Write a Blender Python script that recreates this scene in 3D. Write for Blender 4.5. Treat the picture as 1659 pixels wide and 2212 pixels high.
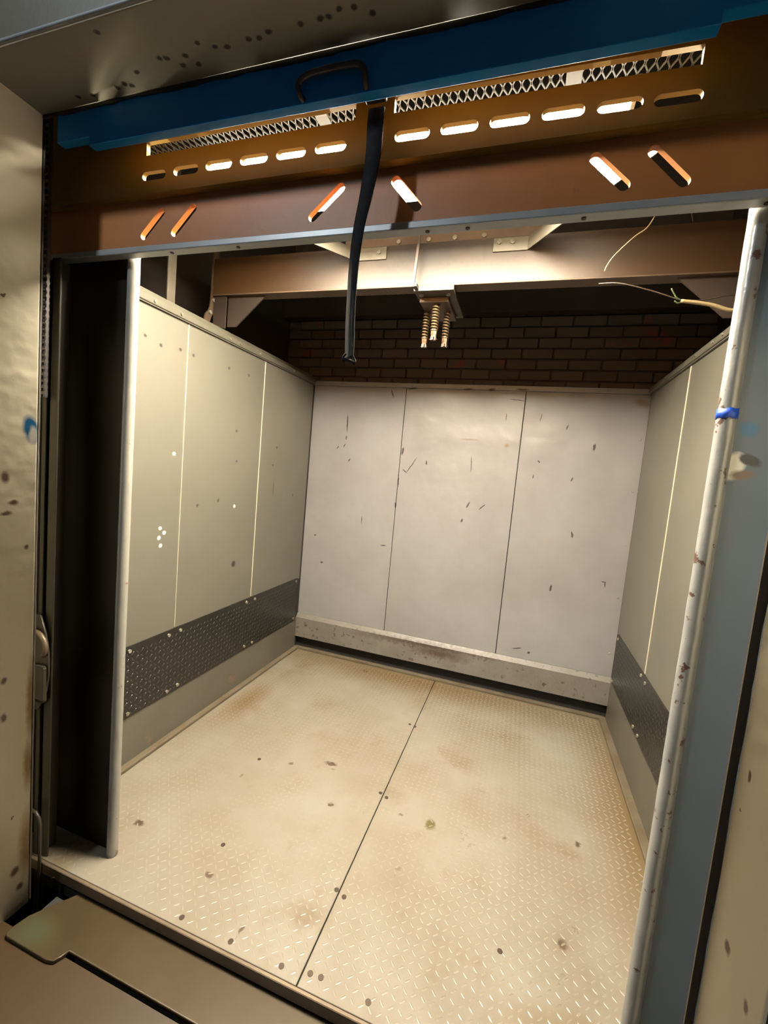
import bpy, bmesh, math, random
from mathutils import Vector, Matrix, Euler, noise as mnoise

S = bpy.context.scene
C = S.collection
for o in list(bpy.data.objects):
    bpy.data.objects.remove(o)
random.seed(7)
PI = math.pi

# ------------------------------------------------------------------ camera
cam = bpy.data.cameras.new('camera')
cam.sensor_fit = 'VERTICAL'
cam.sensor_height = 36.0
cam.sensor_width = 27.0
cam.lens = 929.25 / 2212 * 36.0
cam.clip_start = 0.02
camo = bpy.data.objects.new('camera', cam)
C.objects.link(camo)
R = Matrix(((0.94703572, 0.30798151, 0.09094356),
            (0.11382085, -0.05711146, -0.99185841),
            (-0.30028013, 0.94967661, -0.08914131)))
rx, dn, fw = R[0], R[1], R[2]
m3 = Matrix((rx, -dn, -fw)).transposed()
camo.matrix_world = Matrix.Translation((0, 0, 1.5)) @ m3.to_4x4()
S.camera = camo

# ------------------------------------------------------------------ world, foyer lamp, exposure
W = bpy.data.worlds.new('world')
S.world = W
W.use_nodes = True
W.node_tree.nodes['Background'].inputs[0].default_value = (0.62, 0.82, 1.0, 1)
W.node_tree.nodes['Background'].inputs[1].default_value = 0.05

fl = bpy.data.lights.new('foyer_lamp', 'AREA')
fl.shape = 'DISK'
fl.size = 0.16
fl.energy = 42
fl.color = (0.86, 0.93, 1.0)
flo = bpy.data.objects.new('foyer_lamp', fl)
C.objects.link(flo)
flo.location = (-1.80, -1.0, 3.58)
flo.rotation_euler = (Vector((-0.4, 1.05, 1.7)) - Vector(flo.location)).to_track_quat('-Z', 'Y').to_euler()

S.view_settings.view_transform = 'Standard'
S.view_settings.look = 'None'
S.view_settings.gamma = 1.0
S.view_settings.use_curve_mapping = False
S.view_settings.exposure = 0.0

# ------------------------------------------------------------------ helpers
WL = {}


def tag(o, label=None, cat=None, group=None, kind=None):
    if label: o['label'] = label
    if cat: o['category'] = cat
    if group: o['group'] = group
    if kind: o['kind'] = kind
    return o


def root(name, loc=(0, 0, 0), **k):
    o = bpy.data.objects.new(name, None)
    o.empty_display_size = 0.05
    C.objects.link(o)
    o.location = loc
    WL[o] = Vector(loc)
    return tag(o, **k)


def put(name, me, parent=None, centre=True):
    """link a mesh given in room coordinates as an object with its own origin"""
    vs = [v.co for v in me.vertices]
    c = Vector((0, 0, 0))
    if vs and centre:
        c = Vector([(min(v[i] for v in vs) + max(v[i] for v in vs)) / 2 for i in range(3)])
        me.transform(Matrix.Translation(-c))
    o = bpy.data.objects.new(name, me)
    C.objects.link(o)
    WL[o] = c
    if parent:
        o.parent = parent
        o.location = c - WL[parent]
    else:
        o.location = c
    return o


def obj(name, bm, mat, parent=None, smooth=False, **k):
    bmesh.ops.recalc_face_normals(bm, faces=bm.faces)
    me = bpy.data.meshes.new(name)
    bm.to_mesh(me)
    bm.free()
    if smooth:
        me.polygons.foreach_set('use_smooth', [True] * len(me.polygons))
    me.materials.append(mat)
    return tag(put(name, me, parent), **k)


def share(src, name, parent, loc, rot=None, **k):
    """another object on the same mesh, at a place in room coordinates"""
    o = bpy.data.objects.new(name, src.data)
    C.objects.link(o)
    o.parent = parent
    o.location = Vector(loc) - (WL[parent] if parent else Vector())
    WL[o] = Vector(loc)
    if rot: o.rotation_euler = rot
    return tag(o, **k)


def nb():
    return bmesh.new()


def box(bm, x0, x1, y0, y1, z0, z1, bev=0.0, seg=1, rot=None):
    r = bmesh.ops.create_cube(bm, size=1.0)
    vs = r['verts']
    bmesh.ops.scale(bm, verts=vs, vec=(x1 - x0, y1 - y0, z1 - z0))
    if bev:
        es = list({e for v in vs for e in v.link_edges})
        q = bmesh.ops.bevel(bm, geom=es, offset=bev, segments=seg, affect='EDGES', profile=0.5)
        vs = list({v for f in q['faces'] for v in f.verts} | {v for v in vs if v.is_valid})
    if rot is not None:
        bmesh.ops.rotate(bm, verts=vs, cent=(0, 0, 0), matrix=rot)
    bmesh.ops.translate(bm, verts=vs, vec=((x0 + x1) / 2, (y0 + y1) / 2, (z0 + z1) / 2))
    return bm


def cyl(bm, p0, p1, r, n=12, r2=None):
    p0, p1 = Vector(p0), Vector(p1)
    d = p1 - p0
    M = Matrix.Translation((p0 + p1) / 2) @ d.to_track_quat('Z', 'Y').to_matrix().to_4x4()
    bmesh.ops.create_cone(bm, cap_ends=True, segments=n, radius1=r, radius2=r if r2 is None else r2,
                          depth=d.length, matrix=M)
    return bm


def tube(bm, pts, r, n=8, cap=True):
    pts = [Vector(p) for p in pts]
    rings = []
    up = Vector((0.13, 0.21, 0.97))
    for i, p in enumerate(pts):
        t = (pts[min(i + 1, len(pts) - 1)] - pts[max(i - 1, 0)]).normalized()
        a = t.cross(up)
        if a.length < 1e-3: a = t.cross(Vector((1, 0, 0)))
        a.normalize()
        b = t.cross(a)
        up = b if abs(b.dot(up)) > 0 and b.dot(up) > 0 else -b
        rr = r[i] if isinstance(r, (list, tuple)) else r
        rings.append([bm.verts.new(p + (a * math.cos(2 * PI * k / n) + b * math.sin(2 * PI * k / n)) * rr) for k in range(n)])
    for A, B in zip(rings, rings[1:]):
        # align ring B to ring A
        best = min(range(n), key=lambda s: (A[0].co - B[s].co).length)
        for k in range(n):
            try:
                bm.faces.new((A[k], A[(k + 1) % n], B[(k + 1 + best) % n], B[(k + best) % n]))
            except ValueError:
                pass
        B[:] = [B[(k + best) % n] for k in range(n)]
    if cap:
        bm.faces.new(rings[0][::-1])
        bm.faces.new(rings[-1])
    return bm


def spline(pts, n=8):
    """Catmull-Rom through the points"""
    P = [Vector(p) for p in pts]
    P = [P[0] * 2 - P[1]] + P + [P[-1] * 2 - P[-2]]
    out = []
    for i in range(1, len(P) - 2):
        for k in range(n):
            t = k / n
            a, b, c, d = P[i - 1:i + 3]
            out.append(0.5 * ((2 * b) + (c - a) * t + (2 * a - 5 * b + 4 * c - d) * t * t + (3 * b - a - 3 * c + d) * t ** 3))
    out.append(P[-2])
    return out


def stadium(cx, cy, hl, r, ang=0.0, n=8):
    pts = []
    for s, a0 in ((1, -PI / 2), (-1, PI / 2)):
        for k in range(n + 1):
            a = a0 + PI * k / n
            pts.append((s * hl + r * math.cos(a), r * math.sin(a)))
    ca, sa = math.cos(ang), math.sin(ang)
    return [(cx + x * ca - y * sa, cy + x * sa + y * ca) for x, y in pts]


def plate(outline, holes, thick, plane='XZ', at=0.0, bevel=0.0):
    """flat plate with real holes; returns a mesh in room coordinates. at = coordinate of its middle"""
    cu = bpy.data.curves.new('outline', 'CURVE')
    cu.dimensions = '2D'
    cu.fill_mode = 'BOTH'
    cu.extrude = thick / 2 - bevel
    cu.bevel_depth = bevel
    for ring in [outline] + holes:
        sp = cu.splines.new('POLY')
        sp.points.add(len(ring) - 1)
        for p, q in zip(sp.points, ring):
            p.co = (q[0], q[1], 0, 1)
        sp.use_cyclic_u = True
    t = bpy.data.objects.new('outline', cu)
    C.objects.link(t)
    dg = bpy.context.evaluated_depsgraph_get()
    dg.update()
    me = bpy.data.meshes.new_from_object(t.evaluated_get(dg))
    bpy.data.objects.remove(t)
    bpy.data.curves.remove(cu)
    if plane == 'XZ':
        M = Matrix(((1, 0, 0, 0), (0, 0, -1, at), (0, 1, 0, 0), (0, 0, 0, 1)))
    elif plane == 'YZ':
        M = Matrix(((0, 0, 1, at), (1, 0, 0, 0), (0, 1, 0, 0), (0, 0, 0, 1)))
    else:
        M = Matrix.Translation((0, 0, at))
    me.transform(M)
    return me


def putm(name, me, mat, parent=None, **k):
    me.name = name
    me.materials.clear()
    me.materials.append(mat)
    return tag(put(name, me, parent), **k)


# ------------------------------------------------------------------ materials
def ell(c, r, rot=(0, 0, 0)):
    return (c, r, rot)


def seg_xz(x0, z0, x1, z1, y, w):
    L = math.hypot(x1 - x0, z1 - z0)
    return ((x0 + x1) / 2, y, (z0 + z1) / 2), (L / 2 + w, 0.08, w), (0, -math.atan2(z1 - z0, x1 - x0), 0)


def paint(name, base, alt=None, rough=0.5, metal=0.0, spec=0.5, nscale=2.5, bump=0.0, bscale=30.0,
          dent=0.0, dscale=5.0, chips=(), marks=(), rvar=0.0, stretch=(1, 1, 1), wob=0.012, lo=0.35, hi=0.65):
    m = bpy.data.materials.new(name)
    m.use_nodes = True
    nt = m.node_tree
    N, Lk = nt.nodes, nt.links
    bs = N['Principled BSDF']
    bs.inputs['Metallic'].default_value = metal
    bs.inputs['Roughness'].default_value = rough
    bs.inputs['Specular IOR Level'].default_value = spec
    geo = N.new('ShaderNodeNewGeometry')
    pos = geo.outputs['Position']
    mp = N.new('ShaderNodeMapping')
    mp.inputs['Scale'].default_value = stretch
    Lk.new(pos, mp.inputs['Vector'])
    vec = mp.outputs['Vector']

    def nz(sc, det=4.0, rg=0.6, v=None):
        n = N.new('ShaderNodeTexNoise')
        n.inputs['Scale'].default_value = sc
        n.inputs['Detail'].default_value = det
        n.inputs['Roughness'].default_value = rg
        Lk.new(v or vec, n.inputs['Vector'])
        return n

    def rng(src, a, b, c=0.0, d=1.0):
        r = N.new('ShaderNodeMapRange')
        r.inputs['From Min'].default_value = a
        r.inputs['From Max'].default_value = b
        r.inputs['To Min'].default_value = c
        r.inputs['To Max'].default_value = d
        Lk.new(src, r.inputs['Value'])
        return r.outputs['Result']

    def mix(fac, a, b):
        x = N.new('ShaderNodeMix')
        x.data_type = 'RGBA'
        Lk.new(fac, x.inputs['Factor'])
        for s, v in ((6, a), (7, b)):
            if isinstance(v, tuple):
                x.inputs[s].default_value = (*v, 1)
            else:
                Lk.new(v, x.inputs[s])
        return x.outputs[2]

    col = None
    if alt:
        n = nz(nscale, 6.0, 0.62)
        col = mix(rng(n.outputs['Fac'], lo, hi), base, alt)
    else:
        bs.inputs['Base Color'].default_value = (*base, 1)
        col = base
    for (cc, sc, t0, t1) in chips:
        n = nz(sc, 5.0, 0.65)
        col = mix(rng(n.outputs['Fac'], t0, t1), col, cc)
    if marks:
        wn = nz(38.0, 3.0, 0.6, pos)
        sub = N.new('ShaderNodeVectorMath'); sub.operation = 'SUBTRACT'
        Lk.new(wn.outputs['Color'], sub.inputs[0]); sub.inputs[1].default_value = (0.5, 0.5, 0.5)
        scl = N.new('ShaderNodeVectorMath'); scl.operation = 'SCALE'
        Lk.new(sub.outputs[0], scl.inputs[0]); scl.inputs['Scale'].default_value = wob
        add = N.new('ShaderNodeVectorMath'); add.operation = 'ADD'
        Lk.new(pos, add.inputs[0]); Lk.new(scl.outputs[0], add.inputs[1])
        for cc, lst, soft in marks:
            acc = None
            for (c, r, rot) in lst:
                mm = N.new('ShaderNodeMapping')
                mm.vector_type = 'TEXTURE'
                mm.inputs['Location'].default_value = c
                mm.inputs['Rotation'].default_value = rot
                mm.inputs['Scale'].default_value = r
                Lk.new(add.outputs[0], mm.inputs['Vector'])
                ln = N.new('ShaderNodeVectorMath'); ln.operation = 'LENGTH'
                Lk.new(mm.outputs[0], ln.inputs[0])
                if acc is None:
                    acc = ln.outputs['Value']
                else:
                    mi = N.new('ShaderNodeMath'); mi.operation = 'MINIMUM'
                    Lk.new(acc, mi.inputs[0]); Lk.new(ln.outputs['Value'], mi.inputs[1])
                    acc = mi.outputs[0]
            col = mix(rng(acc, 1.0 + soft, 1.0 - soft), col, cc)
    if not isinstance(col, tuple):
        Lk.new(col, bs.inputs['Base Color'])
    if rvar:
        n = nz(nscale * 2.2, 5.0, 0.6)
        Lk.new(rng(n.outputs['Fac'], 0.3, 0.7, max(0.05, rough - rvar), min(1, rough + rvar)), bs.inputs['Roughness'])
    last = None
    for (st, sc, dist) in ((bump, bscale, 0.003), (dent, dscale, 0.02)):
        if st:
            b = N.new('ShaderNodeBump')
            b.inputs['Strength'].default_value = st
            b.inputs['Distance'].default_value = dist
            n = nz(sc, 3.0 if dist < 0.01 else 2.0, 0.55, pos)
            Lk.new(n.outputs['Fac'], b.inputs['Height'])
            if last: Lk.new(last, b.inputs['Normal'])
            last = b.outputs['Normal']
    if last: Lk.new(last, bs.inputs['Normal'])
    return m


RUST = (0.10, 0.045, 0.03)
DARKCHIP = (0.030, 0.022, 0.02)

# scratches on the rear panels: x0, z0, x1, z1 (metres on the panel), half width
BS = [(-1.351, 1.921, -1.347, 1.796, .005), (-1.349, 1.76, -1.347, 1.736, .004), (-1.408, 1.678, -1.419, 1.662, .004),
      (-1.355, 1.694, -1.363, 1.679, .005), (-1.305, 1.585, -1.311, 1.572, .005), (-1.016, 2.122, -.993, 2.071, .004),
      (-.695, 1.614, -.693, 1.595, .006), (-.867, 1.541, -.841, 1.519, .004), (-.841, 1.519, -.774, 1.633, .0035),
      (-.354, 1.351, -.368, 1.313, .005), (-.245, 1.343, -.28, 1.309, .004), (-.392, 1.218, -.397, 1.205, .006),
      (-.373, 1.672, -.368, 1.568, .003), (-.167, 1.985, -.166, 1.937, .003), (-1.164, 1.147, -1.161, 1.098, .003),
      (-.054, 2.074, -.152, 2.085, .003), (-.883, 2.135, -.822, 2.14, .006), (-.473, 2.142, -.425, 2.145, .007),
      (-.297, 2.143, -.271, 2.146, .008), (-.113, 2.15, -.049, 2.15, .006), (-.882, 1.694, -.887, 1.659, .009),
      (-.981, .949, -.953, .951, .005), (-1.555, .956, -1.546, .958, .006), (-1.478, .741, -1.468, .742, .007),
      (-.9, 1.491, -.894, 1.418, .005), (-.901, 1.28, -.899, 1.259, .008),
      (.411, 1.808, .408, 1.781, .008), (.234, 1.928, .229, 1.901, .004), (.303, 1.582, .297, 1.568, .005),
      (.054, 1.579, .054, 1.559, .004), (.076, 1.678, .084, 1.671, .005), (.342, 1.221, .348, 1.191, .006),
      (.258, .839, .254, .809, .007), (.562, .921, .585, .92, .004), (.585, .92, .583, .889, .004),
      (.164, .345, .17, .346, .007), (.055, 1.946, .065, 1.992, .003), (.059, .352, .113, .367, .004)]
M_back = paint('grey_rear_paint', (0.1693, 0.1601, 0.1569), (0.2015, 0.1961, 0.1945), rough=.36, spec=.5, nscale=1.6, bump=.12, bscale=90,
               dent=.42, dscale=4.6, rvar=.08,
               chips=[((.24, .19, .15), 9.0, .70, .76)],
               marks=[((.14, .105, .075), [ell((-.40, 3.12, 1.793), (.055, .08, .006)), ell((-.14, 3.12, 1.767), (.014, .08, .012)),
                                        ell((.65, 3.12, 2.088), (.045, .08, .022), (0, .25, 0))], .5),
                      (DARKCHIP, [seg_xz(a, b, c, d, 3.12, w) for a, b, c, d, w in BS], .25)])
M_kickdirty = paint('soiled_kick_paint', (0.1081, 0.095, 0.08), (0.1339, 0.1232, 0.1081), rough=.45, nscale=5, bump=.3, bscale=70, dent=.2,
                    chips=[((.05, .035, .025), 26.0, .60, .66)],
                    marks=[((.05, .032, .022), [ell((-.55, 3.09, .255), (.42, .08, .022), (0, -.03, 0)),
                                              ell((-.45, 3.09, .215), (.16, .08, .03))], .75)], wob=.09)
LD = [(1.512, 2.004), (1.599, 1.989), (1.716, 2.003), (1.803, 2.001), (2.078, 2.008), (2.261, 2.012), (1.886, 1.239),
      (2.048, 1.26), (2.586, 1.486), (2.176, 1.669), (2.193, 1.493), (2.62, 1.608), (2.879, 1.275)]
LL = [(1.707, 1.501), (1.643, 1.137), (1.668, 1.113), (1.637, 1.09), (1.648, 1.05), (2.197, 1.22)]
M_side = paint('green_grey_side_paint', (0.0905, 0.0861, 0.0686), (0.1061, 0.0998, 0.0792), rough=.42, nscale=1.4, bump=.08, bscale=90, dent=.13, dscale=3.5,
               chips=[((.16, .13, .09), 14.0, .735, .76)],
               marks=[(DARKCHIP, [ell((-1.64, y, z), (.08, .009, .008)) for y, z in LD] +
                       [ell((-1.64, 2.221, .86), (.08, .018, .02)), ell((-1.64, 2.611, 1.33), (.08, .004, .055))], .3),
                      ((.5, .48, .42), [ell((-1.64, y, z), (.08, .010, .009)) for y, z in LL], .3)])
M_skirt = paint('side_skirt_paint', (0.0809, 0.0722, 0.0549), (0.0982, 0.0896, 0.0693), rough=.42, nscale=2.5, bump=.1, bscale=60,
                chips=[((.17, .10, .06), 6.0, .64, .72)])
M_trim = paint('side_rail_paint', (0.0751, 0.0705, 0.0532), (0.0867, 0.0809, 0.0607), rough=.4, nscale=3, bump=.1)
M_seam = paint('lit_seam_edge', (0.3756, 0.3455, 0.2554), rough=.4)  # cream colour stands in for panel edges catching the lamp
M_tread = paint('black_tread_plate', (0.0077, 0.0073, 0.0056), (0.0105, 0.0098, 0.0077), rough=.38, nscale=6, spec=.6)
M_treadlug = paint('glint_tread_lug', (0.014, 0.0133, 0.0112), (0.0196, 0.0189, 0.0154), rough=.28, nscale=9, spec=.7)  # coloured lighter than the plate to imitate glints on the lugs
M_bolt = paint('painted_bolt', (0.208, 0.195, 0.156), (0.091, 0.078, 0.0553), rough=.4, nscale=40)
FS = [(-1.324, 1.281, .022, .014), (-.657, 1.69, .013, .010), (.394, 1.923, .012, .016),
      (-.352, 1.763, .010, .006), (-.772, 1.935, .03, .014), (-.955, 1.848, .012, .010), (.095, 1.824, .008, .008),
      (.191, 2.001, .007, .006), (.296, 1.46, .014, .018), (-.92, 1.208, .016, .012), (-.699, 1.095, .005, .02)]
M_floor = paint('worn_beige_floor', (0.1423, 0.1198, 0.0868), (0.1844, 0.1677, 0.1372), rough=.34, spec=.55, nscale=2.2, bump=.10, bscale=55, dent=.10, dscale=6, rvar=.07,
                chips=[((.112, .080, .044), 3.0, .56, .74), ((.15, .10, .06), 21.0, .715, .75)],
                marks=[((.06, .042, .027), [ell((x, y, 0), (a, b, .05)) for x, y, a, b in FS], .3),
                       ((.07, .06, .015), [ell((-.216, 1.766, 0), (.020, .028, .05))], .3),
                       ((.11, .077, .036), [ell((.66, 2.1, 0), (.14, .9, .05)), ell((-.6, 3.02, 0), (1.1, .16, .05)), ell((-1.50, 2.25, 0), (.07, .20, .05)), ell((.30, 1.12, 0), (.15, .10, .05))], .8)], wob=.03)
M_lug = paint('polished_tread_lug', (0.1592, 0.1372, 0.0988), (0.1976, 0.1784, 0.1372), rough=.30, spec=.6, nscale=5)
M_ledge = paint('floor_edge_angle', (0.1131, 0.0936, 0.0644), (0.078, 0.0585, 0.0351), rough=.4, nscale=7, bump=.2)
M_hole = paint('dark_screw', (.045, .03, .02), rough=.5, metal=.5)
M_sill = paint('brown_sill_steel', (0.1144, 0.0832, 0.052), (0.156, 0.1196, 0.078), rough=.42, metal=.3, nscale=8, bump=.15)
M_black = paint('soot_black', (.012, .011, .010), rough=.75)
M_shaft = paint('sooty_shaft_wall', (.022, .017, .013), (.032, .025, .018), rough=.8, nscale=2)
M_brick = None
M_mortar = paint('sooty_mortar', (0.056, 0.0464, 0.036), (0.068, 0.0568, 0.0448), rough=.85, nscale=20, bump=.4)
M_beam = paint('stained_falloff_beam', (0.015, 0.0093, 0.0041), (0.033, 0.0255, 0.0158), rough=.5, nscale=3.2, bump=.2, bscale=50, lo=.42, hi=.60,
               marks=[((.05, .024, .007), [ell((.70, 2.05, 2.49), (.62, .3, .30)), ell((-1.72, 2.05, 2.49), (.62, .3, .30))], .75)],  # brown ends: rust tone plus the lamp's falloff put into the colour
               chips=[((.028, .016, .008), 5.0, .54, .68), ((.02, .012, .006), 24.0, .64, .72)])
M_beamdark = paint('rusty_dark_steel', (0.054, 0.033, 0.018), (0.084, 0.054, 0.03), rough=.6, nscale=6, bump=.2)
M_gusset = paint('sooty_gusset', (.020, .012, .007), (.032, .02, .012), rough=.7, nscale=6)
M_plate = paint('pale_painted_plate', (0.1122, 0.102, 0.0799), (0.0884, 0.0765, 0.0544), rough=.45, nscale=9,
                chips=[((.28, .06, .03), 30.0, .70, .73)])
M_gate = paint('red_brown_gate_paint', (0.2852, 0.1036, 0.0203), (0.342, 0.1308, 0.029), rough=.5, nscale=2.0, bump=.12, bscale=60,
               chips=[((.05, .03, .02), 13.0, .68, .78)])
M_gateup = paint('bounce_tinted_gate_channel', (0.1512, 0.0874, 0.0103), (0.1728, 0.1058, 0.0171), rough=.5, nscale=2.4, bump=.12, bscale=60)  # gate brown again, with warm bounce light put into its ochre colour
M_bounce = paint('ochre_bounce_back', (0.204, 0.0992, 0.021), (0.24, 0.124, 0.03), rough=.55, nscale=3)  # unseen leaf back, coloured ochre to throw warm light onto the gate
M_lip = paint('silver_grey_rail', (0.255, 0.27, 0.27), (0.315, 0.33, 0.33), rough=.42, metal=.35, nscale=5, bump=.1,
              chips=[((.07, .05, .04), 17.0, .72, .75)])
M_blue = paint('royal_blue_paint', (0.0045, 0.2013, 0.5775), (0.006, 0.2363, 0.665), rough=.5, spec=.3, nscale=3, bump=.08)
M_strap = paint('black_webbing', (.012, .012, .013), (.018, .018, .020), rough=.9, spec=.12, nscale=60, bump=.3, bscale=400)
M_handle = paint('worn_handle_paint', (.03, .024, .022), (.055, .04, .035), rough=.45, nscale=20)
M_nose = paint('chipped_silver_nosing', (0.1914, 0.1947, 0.1914), (0.2442, 0.2442, 0.231), rough=.28, metal=.15, spec=.7, nscale=9, bump=.25, bscale=60,
               chips=[((.085, .045, .032), 27.0, .605, .62), ((.045, .03, .03), 11.0, .70, .71)])
M_nosel = paint('cream_silver_nosing', (0.2009, 0.1925, 0.1674), (0.2399, 0.2288, 0.1953), rough=.28, spec=.7, nscale=9, bump=.2, bscale=60,
                chips=[((.14, .06, .04), 33.0, .66, .68)])
M_retl = paint('shaded_return_paint', (0.007, 0.0057, 0.0034), (0.0091, 0.0072, 0.0044), rough=.4, spec=.2, nscale=3)  # near-black copy of the return paint, shade of the left side painted in
M_retr = paint('cool_lit_return_paint', (0.0561, 0.0849, 0.1254), (0.0673, 0.0978, 0.1473), rough=.42, nscale=2.2, bump=.08,  # lit copy of the return paint, cool landing light put into the blue-grey
               marks=[((.02, .10, .20), [ell((.452, 1.145, 1.667), (.018, .08, .016))], .3),
                      ((.55, .55, .50), [ell((.432, 1.145, 1.585), (.022, .08, .030), (0, .35, 0))], .2),
                      ((.020, .024, .032), [ell((.462, 1.145, 1.600), (.022, .08, .011), (0, .35, 0))], .2),
                      ((.11, .075, .06), [ell((.452, 1.145, 1.567), (.022, .08, .010), (0, -.1, 0))], .3)])
RLd = [(.862, 1.388, .010, .016), (.866, 1.279, .014, .006), (.884, 1.312, .012, .008), (.924, 1.173, .006, .007),
       (.865, .761, .008, .010), (.867, .641, .008, .012), (.905, .088, .012, .014), (.92, .02, .010, .012)]
M_wall = paint('cream_landing_wall', (.86, .79, .61), (.90, .83, .66), rough=.4, spec=.6, nscale=2.2, bump=.18, bscale=28, dent=.25, dscale=9,
               chips=[((.20, .13, .08), 17.0, .715, .73)],
               marks=[((.02, .16, .36), [ell((-1.45, .931, 1.535), (.06, .022, .040), (.25, 0, 0))], .25),
                      ((.75, .74, .68), [ell((-1.45, .936, 1.520), (.06, .012, .023))], .3),
                      ((.20, .12, .08), [ell((-1.45, a, b), (.06, c, d)) for a, b, c, d in RLd], .4),
                      ((.38, .25, .11), [ell((-1.45, .944, .66), (.06, .012, .12)), ell((-1.45, .940, .16), (.06, .022, .10)),
                                        ell((-1.45, .938, .44), (.06, .012, .07))], .5),
                      ((.15, .06, .03), [ell((.45, .809, .682), (.06, .007, .012)), ell((.45, .91, 1.018), (.06, .005, .010)),
                                        ell((.45, .884, .706), (.06, .010, .012))], .3)])
M_soffit = paint('shaded_soffit', (0.2176, 0.2016, 0.141), (0.256, 0.2368, 0.168), rough=.5, nscale=2.5, bump=.2, bscale=30,  # same cream paint with the soffit's shade put into the colour
               marks=[((.035, .025, .02), [ell((x, y, 2.447), (.0075, .006, .06)) for x, y in
                                           [(-1.041, .795), (-.929, .882), (-.946, .879), (-1.037, .896), (-1.269, .922), (-1.222, .925),
                                            (-1.129, .922), (-1.084, .925), (-.902, .906), (-.878, .887), (-.825, .866), (-.79, .884),
                                            (-.76, .891), (-.699, .885), (-.674, .888), (-.646, .882), (-.566, .882), (-.519, .881),
                                            (-.501, .882), (-.472, .873), (-.44, .876), (-.407, .896), (-1.10, .915), (-.86, .912)]], .3)])
M_wallface = paint('shaded_wall_face', (0.0574, 0.0472, 0.0238), (0.0675, 0.0567, 0.0287), rough=.5, nscale=2.2, bump=.18, bscale=28)  # wall paint darkened to imitate a face the foyer lamp misses
M_edge = paint('dark_steel_edge', (.018, .015, .010), (.03, .022, .012), rough=.6, nscale=20)
M_landing = paint('brown_landing_floor', (0.0268, 0.0141, 0.004), (0.0342, 0.0192, 0.006), rough=.42, nscale=4, bump=.1, bscale=40,
                  chips=[((.22, .14, .07), 16.0, .70, .74)])
M_doortop = paint('worn_door_edge_steel', (0.039, 0.0257, 0.0105), (0.051, 0.0348, 0.0156), rough=.36, metal=.3, nscale=5, bump=.1,
                  chips=[((.24, .15, .06), 15.0, .72, .76)],
                  marks=[((.048, .052, .026), [ell((-1.32, .88, -.045), (.06, .04, .05))], .7)])
M_rail = paint('olive_guide_rail', (.045, .040, .026), (.06, .052, .034), rough=.4, metal=.3, nscale=6)
M_chain = paint('oily_chain_steel', (.16, .15, .15), rough=.3, metal=.8)
M_hitch = paint('brown_hitch_steel', (0.0338, 0.0248, 0.0146), (0.0428, 0.0326, 0.0203), rough=.5, nscale=9)
M_spring = paint('dusty_spring_steel', (0.0469, 0.0269, 0.0089), (0.0645, 0.0396, 0.0147), rough=.45, metal=.3, nscale=30)
M_nut = paint('tan_hex_nut', (0.0882, 0.0415, 0.0161), (0.0727, 0.0346, 0.0136), rough=.5, nscale=30)
M_tape = paint('blue_masking_tape', (.006, .055, .42), rough=.45)
M_cord = paint('tan_cable', (0.21, 0.155, 0.075), rough=.5)
M_cord2 = paint('brown_cable', (0.032, 0.02, 0.011), rough=.5)
M_green = paint('green_wire_end', (0.0216, 0.036, 0.0072), rough=.5)
M_mesh = paint('white_expanded_metal', (0.1395, 0.135, 0.1215), rough=.4)
M_lampmetal = paint('cream_lamp_metal', (.6, .55, .42), rough=.4)


def brick_mat():
    m = bpy.data.materials.new('soot_painted_brick')
    m.use_nodes = True
    nt = m.node_tree
    N, L = nt.nodes, nt.links
    b = N['Principled BSDF']
    b.inputs['Roughness'].default_value = .8
    oi = N.new('ShaderNodeObjectInfo')
    cr = N.new('ShaderNodeValToRGB')
    e = cr.color_ramp.elements
    e[0].color = (.068, .055, .042, 1)
    e[1].color = (.090, .072, .054, 1)
    L.new(oi.outputs['Random'], cr.inputs['Fac'])
    g = N.new('ShaderNodeNewGeometry')
    n = N.new('ShaderNodeTexNoise')
    n.inputs['Scale'].default_value = 8.0
    n.inputs['Detail'].default_value = 4.0
    L.new(g.outputs['Position'], n.inputs['Vector'])
    r = N.new('ShaderNodeMapRange')
    r.inputs['From Min'].default_value = .64
    r.inputs['From Max'].default_value = .68
    L.new(n.outputs['Fac'], r.inputs['Value'])
    mx = N.new('ShaderNodeMix')
    mx.data_type = 'RGBA'
    L.new(r.outputs[0], mx.inputs['Factor'])
    L.new(cr.outputs[0], mx.inputs[6])
    mx.inputs[7].default_value = (.16, .045, .03, 1)
    L.new(mx.outputs[2], b.inputs['Base Color'])
    bp = N.new('ShaderNodeBump')
    bp.inputs['Strength'].default_value = .5
    bp.inputs['Distance'].default_value = .004
    L.new(n.outputs['Fac'], bp.inputs['Height'])
    L.new(bp.outputs[0], b.inputs['Normal'])
    return m


M_brick = brick_mat()


def glow(name, colr, s):
    m = bpy.data.materials.new(name)
    m.use_nodes = True
    b = m.node_tree.nodes['Principled BSDF']
    b.inputs['Base Color'].default_value = (.8, .8, .75, 1)
    b.inputs['Emission Color'].default_value = (*colr, 1)
    b.inputs['Emission Strength'].default_value = s
    return m


M_glow = glow('lit_lamp_lens', (1.0, .88, .69), 180.0)
M_glowtop = glow('lamp_upper_glow', (1.0, .90, .74), 4.2)

# ================================================================== SETTING
# ---- landing wall with the doorway (opening x -1.45..0.45, top 2.447, wall y .785...95)
XL, XR, ZT = -1.45, 0.45, 2.447
YF, YB = 0.766, 0.95
wf = root('wall_front', (-0.5, YF, 0), kind='structure', cat='wall',
          label='cream landing wall around the freight doorway, chipped and dented')


def ragged(z0, z1, n, amp):
    return [z0 + (z1 - z0) * i / n + 0 * amp for i in range(n + 1)]


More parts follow.
